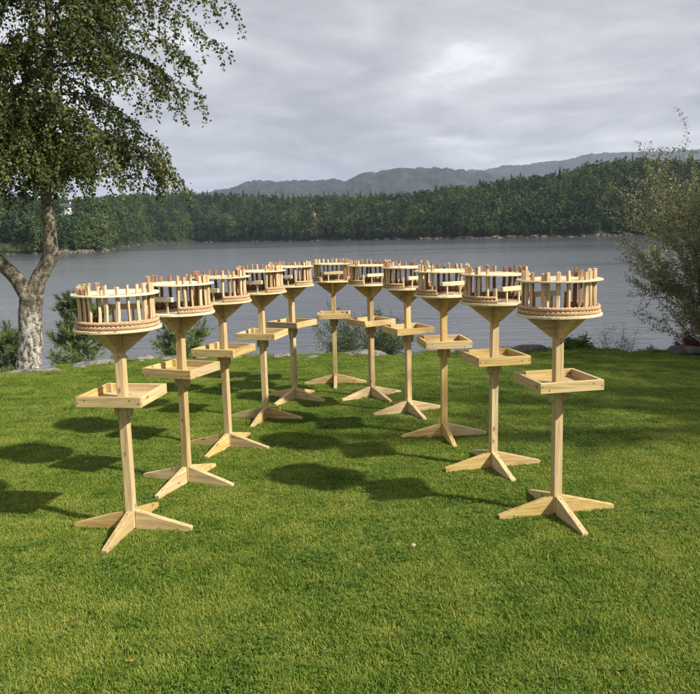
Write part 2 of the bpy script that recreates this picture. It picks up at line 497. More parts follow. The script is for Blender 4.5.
def forest(name, label, spots, r):
    V, A = [], []
    for (x, y, z, h, kind, tone) in spots:
        P, nl = protos[kind][r.integers(len(protos[kind]))]
        a = r.random() * 6.283
        w = r.uniform(0.85, 1.3)
        ca, sa = math.cos(a) * h * w, math.sin(a) * h * w
        Q = np.empty_like(P)
        Q[..., 0] = P[..., 0] * ca - P[..., 1] * sa + x; Q[..., 1] = P[..., 0] * sa + P[..., 1] * ca + y; Q[..., 2] = P[..., 2] * h + z
        V.append(Q)
        q = np.clip(tone + r.normal(size=len(P)) * 0.08, 0, 1); q[nl:] = 0.3
        A.append(q)
    V = np.concatenate(V); A = np.concatenate(A)
    return tag(link(name, npmesh(name, V, 3, 'forest', A)), label, 'forest', kind='stuff')
fr = np.random.default_rng(5)
spots = []
N_TRY = 8200
uu = fr.uniform(-0.80, 0.80, N_TRY)
ss = fr.random(N_TRY) ** 1.25 * 1.12 + 0.012
uu[:700] = fr.uniform(px_u(100), px_u(160), 700)
ss[700:2300] = fr.uniform(0.008, 0.10, 1600)
CLEAR = ((px_u(76), 0.008, 48, 118), (px_u(317), 0.002, 45, 84))      # a gap in the trees before each house
for u, s in zip(uu, ss):
    d = shore(u) + (ridge_d(u) - shore(u)) * s
    tone = float(np.clip(fbm(u * 40, d / 45, 31) * 1.5 - 0.25 + fr.normal() * 0.22, 0, 1))
    xpx = 350 + u * FPX
    kp = fr.random()
    kind = 'spruce' if kp < (0.38 if 150 < xpx < 420 and s > 0.7 else 0.16) else ('pine' if kp < 0.62 else 'broad')
    h = fr.uniform(9.5, 18) * (1.15 if kind == 'spruce' else 0.95) * (0.72 if s < 0.06 else 1)
    if any(abs(u - cu) < cw + 0.003 and c0 < d - shore(u) < c1 for cu, cw, c0, c1 in CLEAR): continue
    if xpx < 40 and s < 0.09:                             # only low bushes on the open strip of the near headland
        if fr.random() < 0.45: continue
        h = fr.uniform(2.0, 4.2); kind = 'broad'
    spots.append((u * d, d, float(hill_z(u, d)) - 0.3, h, kind, tone * (0.75 if kind == 'spruce' else 1.0)))
# a few taller spruces standing out of the canopy
for xp, s, h in ((481, 0.9, 20), (484, 0.92, 15), (488, 0.95, 13), (566, 1.0, 14), (212, 1.0, 13), (330, 1.0, 12), (427, 1.0, 13)):
    u = px_u(xp); d = float(shore(u) + (ridge_d(u) - shore(u)) * s)
    spots.append((u * d, d, float(hill_z(u, d)), h, 'spruce', 0.2))
forest('forest', 'dense mixed forest covering the hillside across the water', spots, fr)

# grass strip on the near headland and rocks along the waterline
um = np.linspace(px_u(-200), px_u(45), 40)
rows = []
for s in (0.022, 0.035, 0.05, 0.075, 0.10):
    d = shore(um) + (ridge_d(um) - shore(um)) * s
    rows.append(np.stack([um * d, d, hill_z(um, d) + 0.12], -1))
tag(link('meadow', gridmesh('meadow', np.array(rows), 'meadow')), 'green meadow strip above the left headland shore', kind='structure')
def rock_mesh(name, sx, sy, sz, seed, mat, sub=3, rough=0.35):
    bm = bmesh.new()
    bmesh.ops.create_icosphere(bm, subdivisions=sub, radius=1.0)
    r = random.Random(seed)
    pl = [(Vector((r.gauss(0, 1), r.gauss(0, 1), r.gauss(0, 0.8))).normalized(), r.uniform(0.45, 0.85)) for _ in range(14)]
    for v in bm.verts:
        for n, d in pl:                                   # cleave flat faces
            q = v.co.dot(n)
            if q > d: v.co -= n * (q - d) * 0.9
        v.co *= 1 + rough * 0.9 * (float(fbm(v.co.x * 2 + seed, v.co.y * 2 + v.co.z * 2, seed)) - 0.47)
        v.co = Vector((v.co.x * sx, v.co.y * sy, v.co.z * sz))
    me = bpy.data.meshes.new(name); bm.to_mesh(me); bm.free()
    me.materials.append(M[mat])
    return me
bm = bmesh.new()
rr = random.Random(3)
for i in range(360):
    u = rr.uniform(-0.75, 0.75)
    d = float(shore(u)) + rr.uniform(-2, 5)
    s = rr.uniform(0.5, 2.3) * (1.3 if -0.4 < u < -0.3 or u > 0.05 else 0.8)
    mtx = Matrix.Translation((u * d, d, WATER_Z + rr.uniform(-0.2, 0.5))) @ Euler((rr.uniform(-.3, .3), rr.uniform(-.3, .3), rr.uniform(0, 6))).to_matrix().to_4x4() @ Matrix.Diagonal((s * rr.uniform(1, 2.4), s, s * rr.uniform(0.5, 0.9), 1))
    ret = bmesh.ops.create_icosphere(bm, subdivisions=1, radius=1.0, matrix=mtx)
    for v in ret['verts']: v.co += Vector((rr.uniform(-.3, .3) * s, rr.uniform(-.3, .3) * s, rr.uniform(-.2, .2) * s))
me = bpy.data.meshes.new('shore_rocks'); bm.to_mesh(me); bm.free(); me.materials.append(M['shore_rock'])
tag(link('shore_rock_belt', me), 'pale rocks lining the far waterline below the forest', 'rocks', kind='stuff')

# ------------------------------------------------------------------ mountains
def mountain(name, label, dist, prof, seed, amp):
    u = np.linspace(-1.1, 1.1, 900)
    ux = [px_u(a) for a, b in prof]
    top = np.interp(u, ux, [b for a, b in prof]) / FPX * dist + 8
    brng = np.random.default_rng(seed)
    top = top + (fbm(u * 60, u * 0, seed, 7) - 0.49) * amp
    rows = []
    for s in np.linspace(0, 1.3, 22):
        d = dist * (0.80 + 0.2 * s)
        z = WATER_Z - 5 + (top + 5) * (math.sin(min(s, 1) * math.pi / 2) - max(0, s - 1) * 0.5)
        z = z + (fbm(u * 45, np.full_like(u, s * 9), seed + 3, 6) - 0.49) * amp * 2.4 * min(1, s * 2) * (0.3 if s > 0.9 else 1)
        z = z + brng.random(len(u)) * 9 * min(1, s)
        rows.append(np.stack([u * d, np.full_like(u, d), z], -1))
    tag(link(name, gridmesh(name, np.array(rows), 'mountain', False)), label, kind='structure')
mountain('mountain_ridge', 'blue-grey wooded mountain ridge behind the forest', 5000,
         [(-900, 30), (-100, 34), (150, 38), (205, 40), (235, 44), (262, 50), (300, 51), (328, 48), (350, 49), (372, 56), (392, 58), (430, 58), (465, 55), (500, 50), (540, 48), (600, 50), (800, 60), (1500, 40)], 40, 26)
mountain('distant_mountain_ridge', 'pale long mountain ridge on the right skyline', 7600,
         [(-900, 10), (300, 26), (430, 48), (480, 56), (520, 60), (560, 63), (590, 68), (640, 69), (662, 70), (700, 70), (900, 76), (1500, 50)], 60, 36)

# ------------------------------------------------------------------ two houses in the woods
def house(name, label, xp, dback, w, dep, hw, hr, mat, lift, rz=0.0):
    u = px_u(xp); d = float(shore(u)) + dback
    root = empty(name, (u * d, d, float(hill_z(u, d)) + lift), rz)
    tag(root, label, 'house')
    link('wall', box_mesh('wall', w, dep, hw + 6, mat, 0), root, loc=(0, 0, (hw - 6) / 2))
    o = w * 0.04
    P = [(-w / 2 - o, -dep / 2 - o, hw), (w / 2 + o, -dep / 2 - o, hw), (w / 2 + o, dep / 2 + o, hw), (-w / 2 - o, dep / 2 + o, hw), (-w / 2 - o, 0, hw + hr), (w / 2 + o, 0, hw + hr)]
    rf = link('roof', mesh('roof', P, [(0, 1, 5, 4), (2, 3, 4, 5), (0, 4, 3), (1, 2, 5), (3, 2, 1, 0)], 'roof'), root)
    link('chimney', box_mesh('chimney', 0.8, 0.8, 1.6, mat, 0), rf, loc=(w * 0.2, 0, hw + hr + 0.2))
    pm = box_mesh('window', w * 0.13, 0.12, hw * 0.28, 'glass', 0)
    for k in (-0.3, 0.02, 0.32):
        link('window', pm, root, loc=(w * k, -dep / 2 - 0.02, hw * 0.58))
    return root
house('white_house', 'small white house among trees on the left headland', 76, 115, 10, 6, 4.5, 3, 'white_wall', 7.0, 0.35)
house('yellow_house', 'small yellow house in the middle of the far forest', 317, 80, 4.5, 4, 4.0, 1.8, 'yellow_wall', 2.5, -0.25)

# ------------------------------------------------------------------ bird tables
RD = 0.229              # radius of the round platform
POST, POST_H = 0.048, 1.135
ZD = 1.15               # top of the round platform
RING_Z = ZD + 0.172
FL = 0.346              # reach of a foot
foot_me = [prism_mesh('foot', [(0.0245, 0.004), (FL, 0.0), (FL, 0.026), (0.0245, 0.114)], 0.034, 'treated') for _ in range(1)]
gusset_me = prism_mesh('gusset', [(0.0245, 0.0), (0.0245, -0.126), (0.034, -0.126), (0.180, -0.010), (0.180, 0.0)], 0.032, 'treated')
post_me = box_mesh('post', POST_H - 0.012, POST, POST, 'treated', 0.003)
TA = 0.180
TZ = 0.742
wall_long = box_mesh('tray_wall', TA * 2, 0.021, 0.057, 'treated', 0.002)
wall_short = box_mesh('tray_wall', TA * 2 - 0.043, 0.021, 0.0568, 'treated', 0.002)
floor_me = box_mesh('tray_floor', TA * 2 - 0.044, TA * 2 - 0.044, 0.012, 'treated', 0.001)
block_me = box_mesh('corner_block', 0.05, 0.03, 0.03, 'treated', 0.002)
cp = [(-0.0, 0.024)] + [(-0.0, -0.024)] + [(-0.062 - 0.03 * math.sin(a), -0.024 * math.cos(a)) for a in np.linspace(0, math.pi, 7)]
corbel_me = prism_mesh('corbel', cp, 0.022, 'treated', 0.0015)
screw_me = mesh('screw', [(0.0042 * math.cos(a), 0, 0.0042 * math.sin(a)) for a in np.arange(8) * math.pi / 4] + [(0.003 * math.cos(a), -0.0016, 0.003 * math.sin(a)) for a in np.arange(8) * math.pi / 4],
                [tuple(range(8, 16))] + [(i, (i + 1) % 8, 8 + (i + 1) % 8, 8 + i) for i in range(8)], 'screw')

def disc_mesh(name, r0, r1, th, seed, mat, n=72, wob=0.006):
    """jig-sawn disc (r0 = 0) or ring"""
    r = np.random.default_rng(seed)
    a = np.linspace(0, 2 * math.pi, n, endpoint=False)
    def out(rad, w): return rad + w * (fbm(np.cos(a) * 3 + seed, np.sin(a) * 3, seed) - 0.47) * 2 + r.normal(size=n) * w * 0.10
    ro = out(r1, wob)
    V, F = [], []
    rings = [(ro - 0.002, th), (ro, th - 0.002), (ro, 0.002), (ro - 0.002, 0.0)]
    if r0:
        ri = out(r0, wob)
        rings = [(ri, th)] + rings + [(ri, 0.0)]
    for rad, z in rings: V += [(rad[i] * math.cos(a[i]), rad[i] * math.sin(a[i]), z) for i in range(n)]
    m = len(rings)
    for k in range(m if r0 else m - 1):
        k2 = (k + 1) % m
        F += [(k * n + i, k * n + (i + 1) % n, k2 * n + (i + 1) % n, k2 * n + i) for i in range(n)]
    if not r0: F += [tuple(range(n))[::-1], tuple(range((m - 1) * n, m * n))]
    me = mesh(name, V, F, mat)
    bm = bmesh.new(); bm.from_mesh(me); bmesh.ops.recalc_face_normals(bm, faces=bm.faces); bm.to_mesh(me); bm.free()
    return me
plat_me = [disc_mesh('round_platform', 0, RD, 0.015, 60 + i, 'pine') for i in range(3)]
roof_me = [disc_mesh('roof_disc', 0, RD * 0.995, 0.010, 70 + i, 'pine', wob=0.008) for i in range(3)]
def stick_mesh(seed, h):
    """hand-split stick, long axis X"""
    r = random.Random(seed)
    bm = bmesh.new()
    n = r.choice((4, 5, 5, 6))
    w = r.uniform(0.0078, 0.0128)
    ang = [2 * math.pi * (i + r.uniform(-.22, .22)) / n for i in range(n)]
    rad = [w * r.uniform(0.8, 1.25) for _ in range(n)]
    prev = None; bx, bz = 0, 0
    for k in range(6):
        x = h * k / 5
        bx += r.gauss(0, 0.0012); bz += r.gauss(0, 0.0012)
        sc = r.uniform(0.9, 1.1)
        cur = [bm.verts.new((x + (r.uniform(-.002, .002) if k == 5 else 0), bx + q * sc * math.cos(a), bz + q * sc * math.sin(a))) for a, q in zip(ang, rad)]
        if prev:
            for i in range(n): bm.faces.new((prev[i], prev[(i + 1) % n], cur[(i + 1) % n], cur[i]))
        else: bm.faces.new(cur[::-1])
        prev = cur
    bm.faces.new(prev)
    bmesh.ops.recalc_face_normals(bm, faces=bm.faces)
    bm.normal_update()
    for f in bm.faces:                                # split wood outside; inner side painted dark, part bark, part interior shade
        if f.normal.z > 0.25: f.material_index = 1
    me = bpy.data.meshes.new('baluster'); bm.to_mesh(me); bm.free(); me.materials.append(M['stick']); me.materials.append(M['stick_bark_shade'])
    return me
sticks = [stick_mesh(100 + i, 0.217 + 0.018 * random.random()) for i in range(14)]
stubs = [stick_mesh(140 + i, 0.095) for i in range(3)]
OPEN = R_(43)
def rope_mesh(seed, z, r0, rr_=0.0125, a0=OPEN - 0.02, a1=2 * math.pi - OPEN + 0.05):
    """three-strand twisted rope laid round the foot of the balusters"""
    rnd = random.Random(seed)
    V, F = [], []
    n, m = 210, 7
    L = (a1 - a0) * r0
    turns = L / 0.068
    for s in range(3):
        base = len(V)
        for k in range(n + 1):
            t = k / n
            a = a0 + (a1 - a0) * t
            ph = turns * 2 * math.pi * t + s * 2.0944 + seed
            wob = 0.0015 * math.sin(a * 5 + seed)
            cx = r0 + wob + 0.0061 * math.cos(ph); cz = z + 0.0061 * math.sin(ph)
            for j in range(m):
                b = 2 * math.pi * j / m
                x = cx + 0.0061 * math.cos(b); zz = cz + 0.0061 * math.sin(b)
                V.append((x * math.cos(a), x * math.sin(a), zz))
        for k in range(n):
            for j in range(m):
                F.append((base + k * m + j, base + k * m + (j + 1) % m, base + (k + 1) * m + (j + 1) % m, base + (k + 1) * m + j))
        F.append(tuple(base + j for j in range(m))[::-1]); F.append(tuple(base + n * m + j for j in range(m)))
    return mesh('rope_coil', V, F, 'rope', True)
ropes = [rope_mesh(1, 0.0122, RD * 0.910), rope_mesh(2, 0.0345, RD * 0.905, a1=2 * math.pi - OPEN + 0.0)]
perch_me = [box_mesh('perch_bar', 0.205, 0.024, 0.030, 'pine', 0.002, 0.0015) for _ in range(3)]
peg_me = box_mesh('perch_peg', 0.074, 0.011, 0.011, 'stick', 0.0015)
UP = Matrix.Rotation(-math.pi / 2, 4, 'Y')          # local X -> up
def put(o, m): o.matrix_local = m; return o
def child(name, me, par, m):
    o = link(name, me, par)
    o.matrix_parent_inverse = Matrix.Identity(4)
    o.matrix_basis = m
    return o
TR = Matrix.Translation
def RZ(a): return Matrix.Rotation(a, 4, 'Z')

def bird_table(i, x, y, rot, phi, label, lean=(0, 0)):
    r = random.Random(500 + i)
    root = empty('bird_table', (x, y, float(gz(x, y)) - 0.004), R_(rot))
    root.rotation_euler = (lean[0], lean[1], R_(rot))
    tag(root, label, 'bird table', 'wooden bird tables standing in an arc on the lawn')
    child('post', post_me, root, TR((0, 0, (POST_H + 0.012) / 2)) @ UP)
    for k in range(4):
        f = child('foot', foot_me[0], root, RZ(k * math.pi / 2) @ TR((r.uniform(-.004, .004), r.uniform(-.003, .003), 0)))
        # screws through the sloping top edge
        s_ = (0.026 - 0.114) / (FL - 0.0245)
        for xx in (0.055, 0.285):
            child('screw', screw_me, f, TR((xx, r.uniform(-.004, .004), 0.114 + s_ * (xx - 0.0245) + 0.0006)) @ Matrix.Rotation(-math.pi / 2, 4, 'X'))
        child('gusset', gusset_me, root, RZ(k * math.pi / 2) @ TR((0, r.uniform(-.003, .003), ZD - 0.0155)))
    # feeding tray
    tr = child('tray', floor_me, root, TR((0, 0, TZ + 0.008)))
    for sgn in (-1, 1):
        w = child('tray_wall', wall_long, tr, TR((0, sgn * (TA - 0.0105), 0.0205)))
        if sgn < 0:
            for xx in (-TA + 0.05, -TA + 0.012, TA - 0.06, TA - 0.012): child('screw', screw_me, tr, TR((xx, -TA - 0.0004, 0.0205 + r.uniform(-.015, .015))))
        child('tray_wall', wall_short, tr, TR((sgn * (TA - 0.0105), 0, 0.0206)) @ RZ(math.pi / 2))
        child('corbel', corbel_me, root, TR((sgn * (POST / 2 + 0.0112), 0, TZ + 0.0015)) @ RZ(math.pi / 2) @ UP)
    child('corner_block', block_me, tr, TR((-TA + 0.036, TA - 0.036, 0.031)) @ UP)
    child('screw', screw_me, root, TR((0.005, -POST / 2 - 0.0004, 0.985)))
    # round top: everything turned so that its doorway looks along phi
    cam_dir = math.atan2(-y, -x)
    a0 = cam_dir + R_(phi) - R_(rot)
    pl = child('round_platform', plat_me[i % 3], root, TR((0, 0, ZD - 0.015)) @ RZ(a0))
    child('roof_disc', roof_me[(i + 1) % 3], root, TR((0, 0, RING_Z)) @ RZ(a0 + r.uniform(0, 6)) @ Matrix.Rotation(r.uniform(-.005, .005), 4, 'X'))
    nb = 19
    for k in range(nb):
        t = k / (nb - 1)
        a = OPEN + (2 * math.pi - 2 * OPEN) * t + (r.uniform(-.07, .07) if 0 < k < nb - 1 else 0)
        stub = k == nb - 1
        me = r.choice(stubs) if stub else r.choice(sticks)
        q = RD * (0.825 if not stub else 0.84)
        child('baluster', me, root, RZ(a0 + a) @ TR((q, 0, ZD)) @ Matrix.Rotation(r.uniform(-.025, .025), 4, 'X') @ Matrix.Rotation(r.uniform(-.02, .02), 4, 'Y') @ RZ(r.uniform(-.6, .6) + (math.pi if i == 5 else 0)) @ UP)  # farthest table turns the painted dark side out, partly for shade
    for rp in ropes: child('rope_coil', rp, root, TR((0, 0, ZD)) @ RZ(a0))
    bz = ZD + 0.074
    pb = child('perch_bar', perch_me[i % 3], root, RZ(a0) @ TR((RD * 0.70, 0, bz + 0.015)) @ RZ(math.pi / 2 + r.uniform(-.05, .05)))
    for sgn in (-1, 1):
        child('perch_peg', peg_me, root, RZ(a0) @ TR((RD * 0.70, sgn * 0.055, ZD + 0.037)) @ UP)
    return root
TABLES = [  # x, y, turn, doorway towards camera (deg), label
    (-1.248, 3.963, -8.19, 168, 'nearest bird table on the left, leftmost of the arc, rope facing the camera'),
    (-1.109, 4.761, -20.8, -43, 'second bird table from the left, just behind the leftmost one'),
    (-0.967, 5.614, -20.1, -38, 'third bird table from the left, half hidden by its neighbour'),
    (-0.770, 6.492, -14.7, -27, 'fourth bird table from the left, its doorway turned to the left'),
    (-0.564, 7.284, -30.4, -27, 'fifth bird table from the left, next to the farthest one'),
    (-0.170, 8.068, -0.1, 3, 'farthest and darkest bird table at the head of the arc'),
    (0.212, 7.325, 30.3, 25, 'fifth bird table from the right, in front of the central bush'),
    (0.525, 6.621, 19.6, 34, 'fourth bird table from the right, tray overlapping the one before it'),
    (0.738, 5.760, 5.9, 28, 'third bird table from the right, perch bar facing the camera'),
    (0.963, 4.903, 11.4, 45, 'second bird table from the right, wide doorway showing its perch bar'),
    (1.146, 4.003, 9.57, -148, 'nearest bird table on the right, rightmost of the arc, rope facing the camera'),
]
for i, (x, y, rot, phi, lab) in enumerate(TABLES):
    bird_table(i, x, y, rot, phi, lab, (random.uniform(-.006, .006), random.uniform(-.008, .008)))

# ------------------------------------------------------------------ plants
class Wood:
    """collects tapered tubes for trunks, limbs and twigs in one mesh"""
    def __init__(s): s.V = []; s.F = []
    def tube(s, pts, r0, r1, m=6, knob=0.0):
        pts = [Vector(p) for p in pts]
        b = len(s.V)
        n = len(pts)
        ref = Vector((0.31, 0.93, 0.2))
        for k, p in enumerate(pts):
            d = (pts[min(k + 1, n - 1)] - pts[max(k - 1, 0)]).normalized()
            a = d.cross(ref).normalized(); c = d.cross(a)
            t = k / (n - 1)
            q = r0 + (r1 - r0) * t
            for j in range(m):
                th = 2 * math.pi * j / m
                w = q * (1 + knob * (float(fbm(p.z * 5 + math.cos(th) * 1.3, math.sin(th) * 1.3 + p.x * 3, 4)) - 0.47) * 2) if knob else q
                s.V.append(p + a * (w * math.cos(th)) + c * (w * math.sin(th)))
        for k in range(n - 1):
            for j in range(m):
                s.F.append((b + k * m + j, b + k * m + (j + 1) % m, b + (k + 1) * m + (j + 1) % m, b + (k + 1) * m + j))
        s.F.append(tuple(b + (n - 1) * m + j for j in range(m)))
    def mesh(s, name, mat): return mesh(name, s.V, s.F, mat, True)
def spline(P, n):
    """Catmull-Rom through P"""
    P = [Vector(p) for p in P]
    P = [P[0] * 2 - P[1]] + P + [P[-1] * 2 - P[-2]]
    out = []
    segs = len(P) - 3
    for k in range(n):
        t = k / (n - 1) * segs
        i = min(int(t), segs - 1); f = t - i
        a, b, c, d = P[i:i + 4]
        out.append(0.5 * ((2 * b) + (c - a) * f + (2 * a - 5 * b + 4 * c - d) * f * f + (3 * b - a - 3 * c + d) * f ** 3))
    return out
def leaf_quads(P, D, size, r, ratio=0.62, fold=0.18):
    """kite-shaped leaves at P growing along D, as two triangles folded on the midrib"""
    k = len(P)
    D = D / (np.linalg.norm(D, axis=1, keepdims=True) + 1e-9)
    A = np.cross(D, r.normal(size=(k, 3))); A /= np.linalg.norm(A, axis=1, keepdims=True) + 1e-9
    Nn = np.cross(D, A)
    s = size[:, None]
    a = P; c = P + D * s
    m = P + D * s * 0.4
    b = m + A * s * ratio * 0.5 + Nn * s * fold; d = m - A * s * ratio * 0.5 + Nn * s * fold
    return np.concatenate([np.stack([a, b, c], 1), np.stack([a, c, d], 1)])
def tones(k, r, lo=0.0, hi=1.0):
    t = r.uniform(lo, hi, k)
    return np.concatenate([t, t])

# --- birch at the left edge of the lawn
def birch():
    r = np.random.default_rng(77)
    bx, by = -4.2, 9.55
    root = empty('birch_tree', (bx, by, float(gz(bx, by)) - 0.05))
    tag(root, 'tall forked birch with pale bark at the left edge of the lawn', 'tree')
    W = Wood()
    W.tube(spline([(-0.02, 0, -0.15), (0, 0, 0.0), (0.03, 0, 0.35), (0.06, 0.0, 0.75), (0.11, 0, 1.06)], 22), 0.150, 0.145, 18, 0.25)
    W.tube(spline([(0, 0, -0.1), (0, 0, 0.03), (0, 0, 0.2)], 6), 0.19, 0.145, 16, 0.3)
    LN = 0.085
    right = spline([(x + LN * z, y, z) for x, y, z in [(0.0, 0, 0.92), (0.10, 0.02, 1.22), (0.235, 0.05, 1.50), (0.245, 0.05, 1.72), (0.20, 0.05, 2.3), (0.17, 0.08, 3.0), (0.22, 0.1, 4.2), (0.15, 0.1, 5.6), (0.25, 0.05, 7.4)]], 60)
    left = spline([(x + LN * z, y, z) for x, y, z in [(0.02, 0, 0.92), (-0.16, -0.03, 1.26), (-0.42, -0.08, 1.56), (-0.75, -0.12, 2.0), (-1.0, -0.2, 2.9), (-1.25, -0.25, 4.2), (-1.35, -0.3, 6.2)]], 50)
    W.tube(right, 0.112, 0.02, 14, 0.35)
    W.tube(left, 0.108, 0.02, 14, 0.3)
    link('trunk', W.mesh('trunk', 'birch_bark'), root)
    B = Wood()
    LP, LD, LS = [], [], []
    def twig(p, out, ln):
        """thin hanging twig with leaves"""
        p = Vector(p); d = Vector(out).normalized()
        n = max(4, int(ln / 0.075))
        pts = [p.copy()]
        for k in range(n):
            d = (d + Vector((r.normal() * 0.14, r.normal() * 0.14, -0.30 + r.normal() * 0.08))).normalized()
            p = p + d * (ln / n)
            pts.append(p.copy())
        if pts[-1].z < 2.08 + 0.25 * r.random(): return
        B.tube(pts, 0.0035, 0.0012, 3)
        q = int(ln / 0.0122)
        t = (np.arange(q) + r.random(q)) / q * (n - 0.01)
        i_ = t.astype(int); f = (t - i_)[:, None]
        A_ = np.array([tuple(v) for v in pts])
        LP.append(A_[i_] * (1 - f) + A_[i_ + 1] * f + r.normal(size=(q, 3)) * 0.022)
        LD.append(r.normal(size=(q, 3)) * np.array([1, 1, 0.6]) + np.array([0, 0, -0.75])); LS.append(r.uniform(0.030, 0.056, q))
    def branch(p0, az, ln, rise, droop, tw=1.0):
        d = Vector((math.cos(az), math.sin(az), rise)).normalized()
        n = 12
        p = Vector(p0); pts = [p.copy()]
        for k in range(n):
            d = (d + Vector((r.normal() * 0.10, r.normal() * 0.10, -droop / n + r.normal() * 0.05))).normalized()
            p = p + d * (ln / n); pts.append(p.copy())
        keep = [q for q in pts if q.z > 2.42 or q.z > pts[0].z]
        if len(keep) < 5: return
        pts = pts[:len(keep)]; n = len(pts) - 1
        B.tube(pts, 0.006 + ln * 0.004, 0.002, 5)
        for k in range(2, n + 1):
            for _ in range(int(1 + r.random() * 2.1 * tw)):
                o = Vector((r.normal(), r.normal(), 0.1 + r.normal() * 0.3)) + d * 0.6
                twig(pts[k], o, r.uniform(0.22, 0.62) * (1.15 if k > n * 0.7 else 1))
    for limb, lo, cnt in ((right, 0.30, 130), (left, 0.40, 95)):
        for j in range(cnt):
            t = lo + (1 - lo) * (j + r.random()) / cnt
            p = limb[int(t * (len(limb) - 1))]
            if p.z < 2.55: continue
            h = (p.z - 2.2) / 5
            ln = (1.65 - 0.75 * abs(h - 0.25)) * r.uniform(0.6, 1.1)
            branch(p, r.uniform(0, 6.283), max(0.5, ln), r.uniform(0.2, 0.9), r.uniform(1.0, 2.1))
    # fill of the low crown seen against the sky, and the long bough that hangs at the top right
    for z, az, ln, rise in ((2.75, -0.5, 1.5, 0.5), (2.85, 0.2, 1.7, 0.5), (2.95, 0.6, 1.5, 0.4), (3.1, -0.15, 1.7, 0.3), (3.3, -0.8, 1.6, 0.3), (3.5, 0.1, 1.8, 0.25), (3.8, -0.4, 1.7, 0.35), (4.2, 0.3, 1.8, 0.3), (2.6, -1.3, 1.4, 0.4), (2.75, 3.6, 1.4, 0.4), (3.0, 4.3, 1.5, 0.4), (3.3, -1.7, 1.5, 0.4), (3.6, 3.9, 1.6, 0.3)):
        branch((0.2 + LN * z, 0.06, z), az, ln, rise, 1.3, 1.5)
    for z, az, ln in ((4.2, -0.10, 2.0), (4.5, -0.02, 2.15), (4.7, 0.12, 2.15), (4.9, -0.25, 2.1), (4.0, 0.3, 1.7)):
        branch((0.2 + LN * z, 0.1, z), az, ln, 0.5, 1.1, 1.9)
    link('branch', B.mesh('branch', 'twig'), root)
    P = np.concatenate(LP); D = np.concatenate(LD); S = np.concatenate(LS)
    clump = fbm(P[:, 0] * 2.5, P[:, 2] * 2.5 + P[:, 1], 8)
    t = np.clip(r.uniform(0, 1, len(P)) ** 1.3 * 0.8 + (clump - 0.47) * 0.8, 0, 1)
    link('crown', npmesh('crown', leaf_quads(P, D, S, r, 0.8, 0.12), 3, 'birch_leaf', np.concatenate([t, t])), root)
birch()

# --- leafy shrubs: stems from the ground, forking, leaves along the outer twigs
def shrub(name, label, cat, loc, stems, height, spread, mat, leaf=(0.022, 0.042), nl=1.0, seed=1, ratio=0.5, up=0.5, bark='twig', lean=(0, 0), droop=0.0, r0=0.02, group=None, wide=False):
    r = np.random.default_rng(seed)
    root = empty(name, loc)
    tag(root, label, cat, group)
    B = Wood(); LP, LD, LS = [], [], []
    def grow(p, d, ln, rad, lev):
        n = 7
        pts = [p.copy()]
        for k in range(n):
            d = (d + Vector((r.normal() * 0.16, r.normal() * 0.16, up * 0.06 - droop * 0.1 + r.normal() * 0.06))).normalized()
            p = p + d * (ln / n); pts.append(p.copy())
        B.tube(pts, rad, rad * 0.4, 5 if lev == 0 else 3)
        if lev < 2:
            for k in range(2 if lev == 0 else 1, n + 1):
                for _ in range(2 if lev == 0 else 1 + (r.random() < 0.6)):
                    o = Vector((r.normal(), r.normal(), up * 0.6 + r.normal() * 0.4)).normalized()
                    grow(pts[k], (d * 0.5 + o * 0.75).normalized(), ln * r.uniform(0.34, 0.58), rad * 0.38, lev + 1)
        if lev >= 1:
            q = max(1, int(ln / 0.0055 * nl * (0.6 if lev == 1 else 1)))
            t = (np.arange(q) + r.random(q)) / q * (n - 0.01)
            i_ = t.astype(int); f = (t - i_)[:, None]
            A_ = np.array([tuple(v) for v in pts])
            LP.append(A_[i_] * (1 - f) + A_[i_ + 1] * f + r.normal(size=(q, 3)) * 0.02)
            LD.append(r.normal(size=(q, 3)) + np.array(d) * 0.4 + np.array([0, 0, 0.1 - droop])); LS.append(r.uniform(*leaf, q))
    for s in range(stems):
        a = 2 * math.pi * (s + r.random() * 0.7) / stems
        w_ = spread * (r.uniform(0.35, 1.7) if wide else 1)
        d = Vector((math.cos(a) * w_ + lean[0], math.sin(a) * w_ + lean[1], 1)).normalized()
        grow(Vector((math.cos(a) * 0.08, math.sin(a) * 0.08, -0.1)), d, height * r.uniform(0.6, 0.85), r0, 0)
    link('stem', B.mesh('stem', bark), root)
    P = np.concatenate(LP); D = np.concatenate(LD); S = np.concatenate(LS)
    clump = fbm(P[:, 0] * 3 + seed, P[:, 2] * 3 + P[:, 1] * 2, 8)
    t = np.clip(r.uniform(0, 1, len(P)) * 0.75 + (clump - 0.40) * 0.9, 0, 1)
    link('foliage', npmesh('foliage', leaf_quads(P, D, S, r, ratio), 3, mat, np.concatenate([t, t])), root)
    return root
def bank_z(x, y):
    d = y - float(edge(x))
    return float(gz(x, min(y, float(edge(x))))) + float(np.interp(d, [0, .12, .35, .8, 1.6, 2.8, 4.5, 7, 10], [0, -.05, -.22, -.55, -1.2, -2.4, -4.4, -7, -9.5]))
def at(x, y, dz=0): return (x, y, bank_z(x, y) + dz)
shrub('olive_tree', 'loose olive-green small tree at the right edge of the lawn', 'tree', at(5.35, 10.3), 12, 3.2, 0.48, 'willow_leaf', (0.022, 0.042), 0.56, 21, 0.55, 0.35, r0=0.011, lean=(-0.02, 0), wide=True)
shrub('willow_bush', 'grey-green airy bush behind the middle of the arc', 'bush', at(0.30, 11.0), 10, 1.22, 0.8, 'bush_leaf', (0.02, 0.04), 0.45, 22, 0.4, 0.5, r0=0.010)
shrub('green_bush', 'small rounded fresh-green bush at the lawn edge behind the rightmost tables', 'bush', at(3.12, 10.25), 7, 0.42, 0.8, 'fern', (0.02, 0.035), 1.0, 23, 0.6, 0.4, r0=0.006)
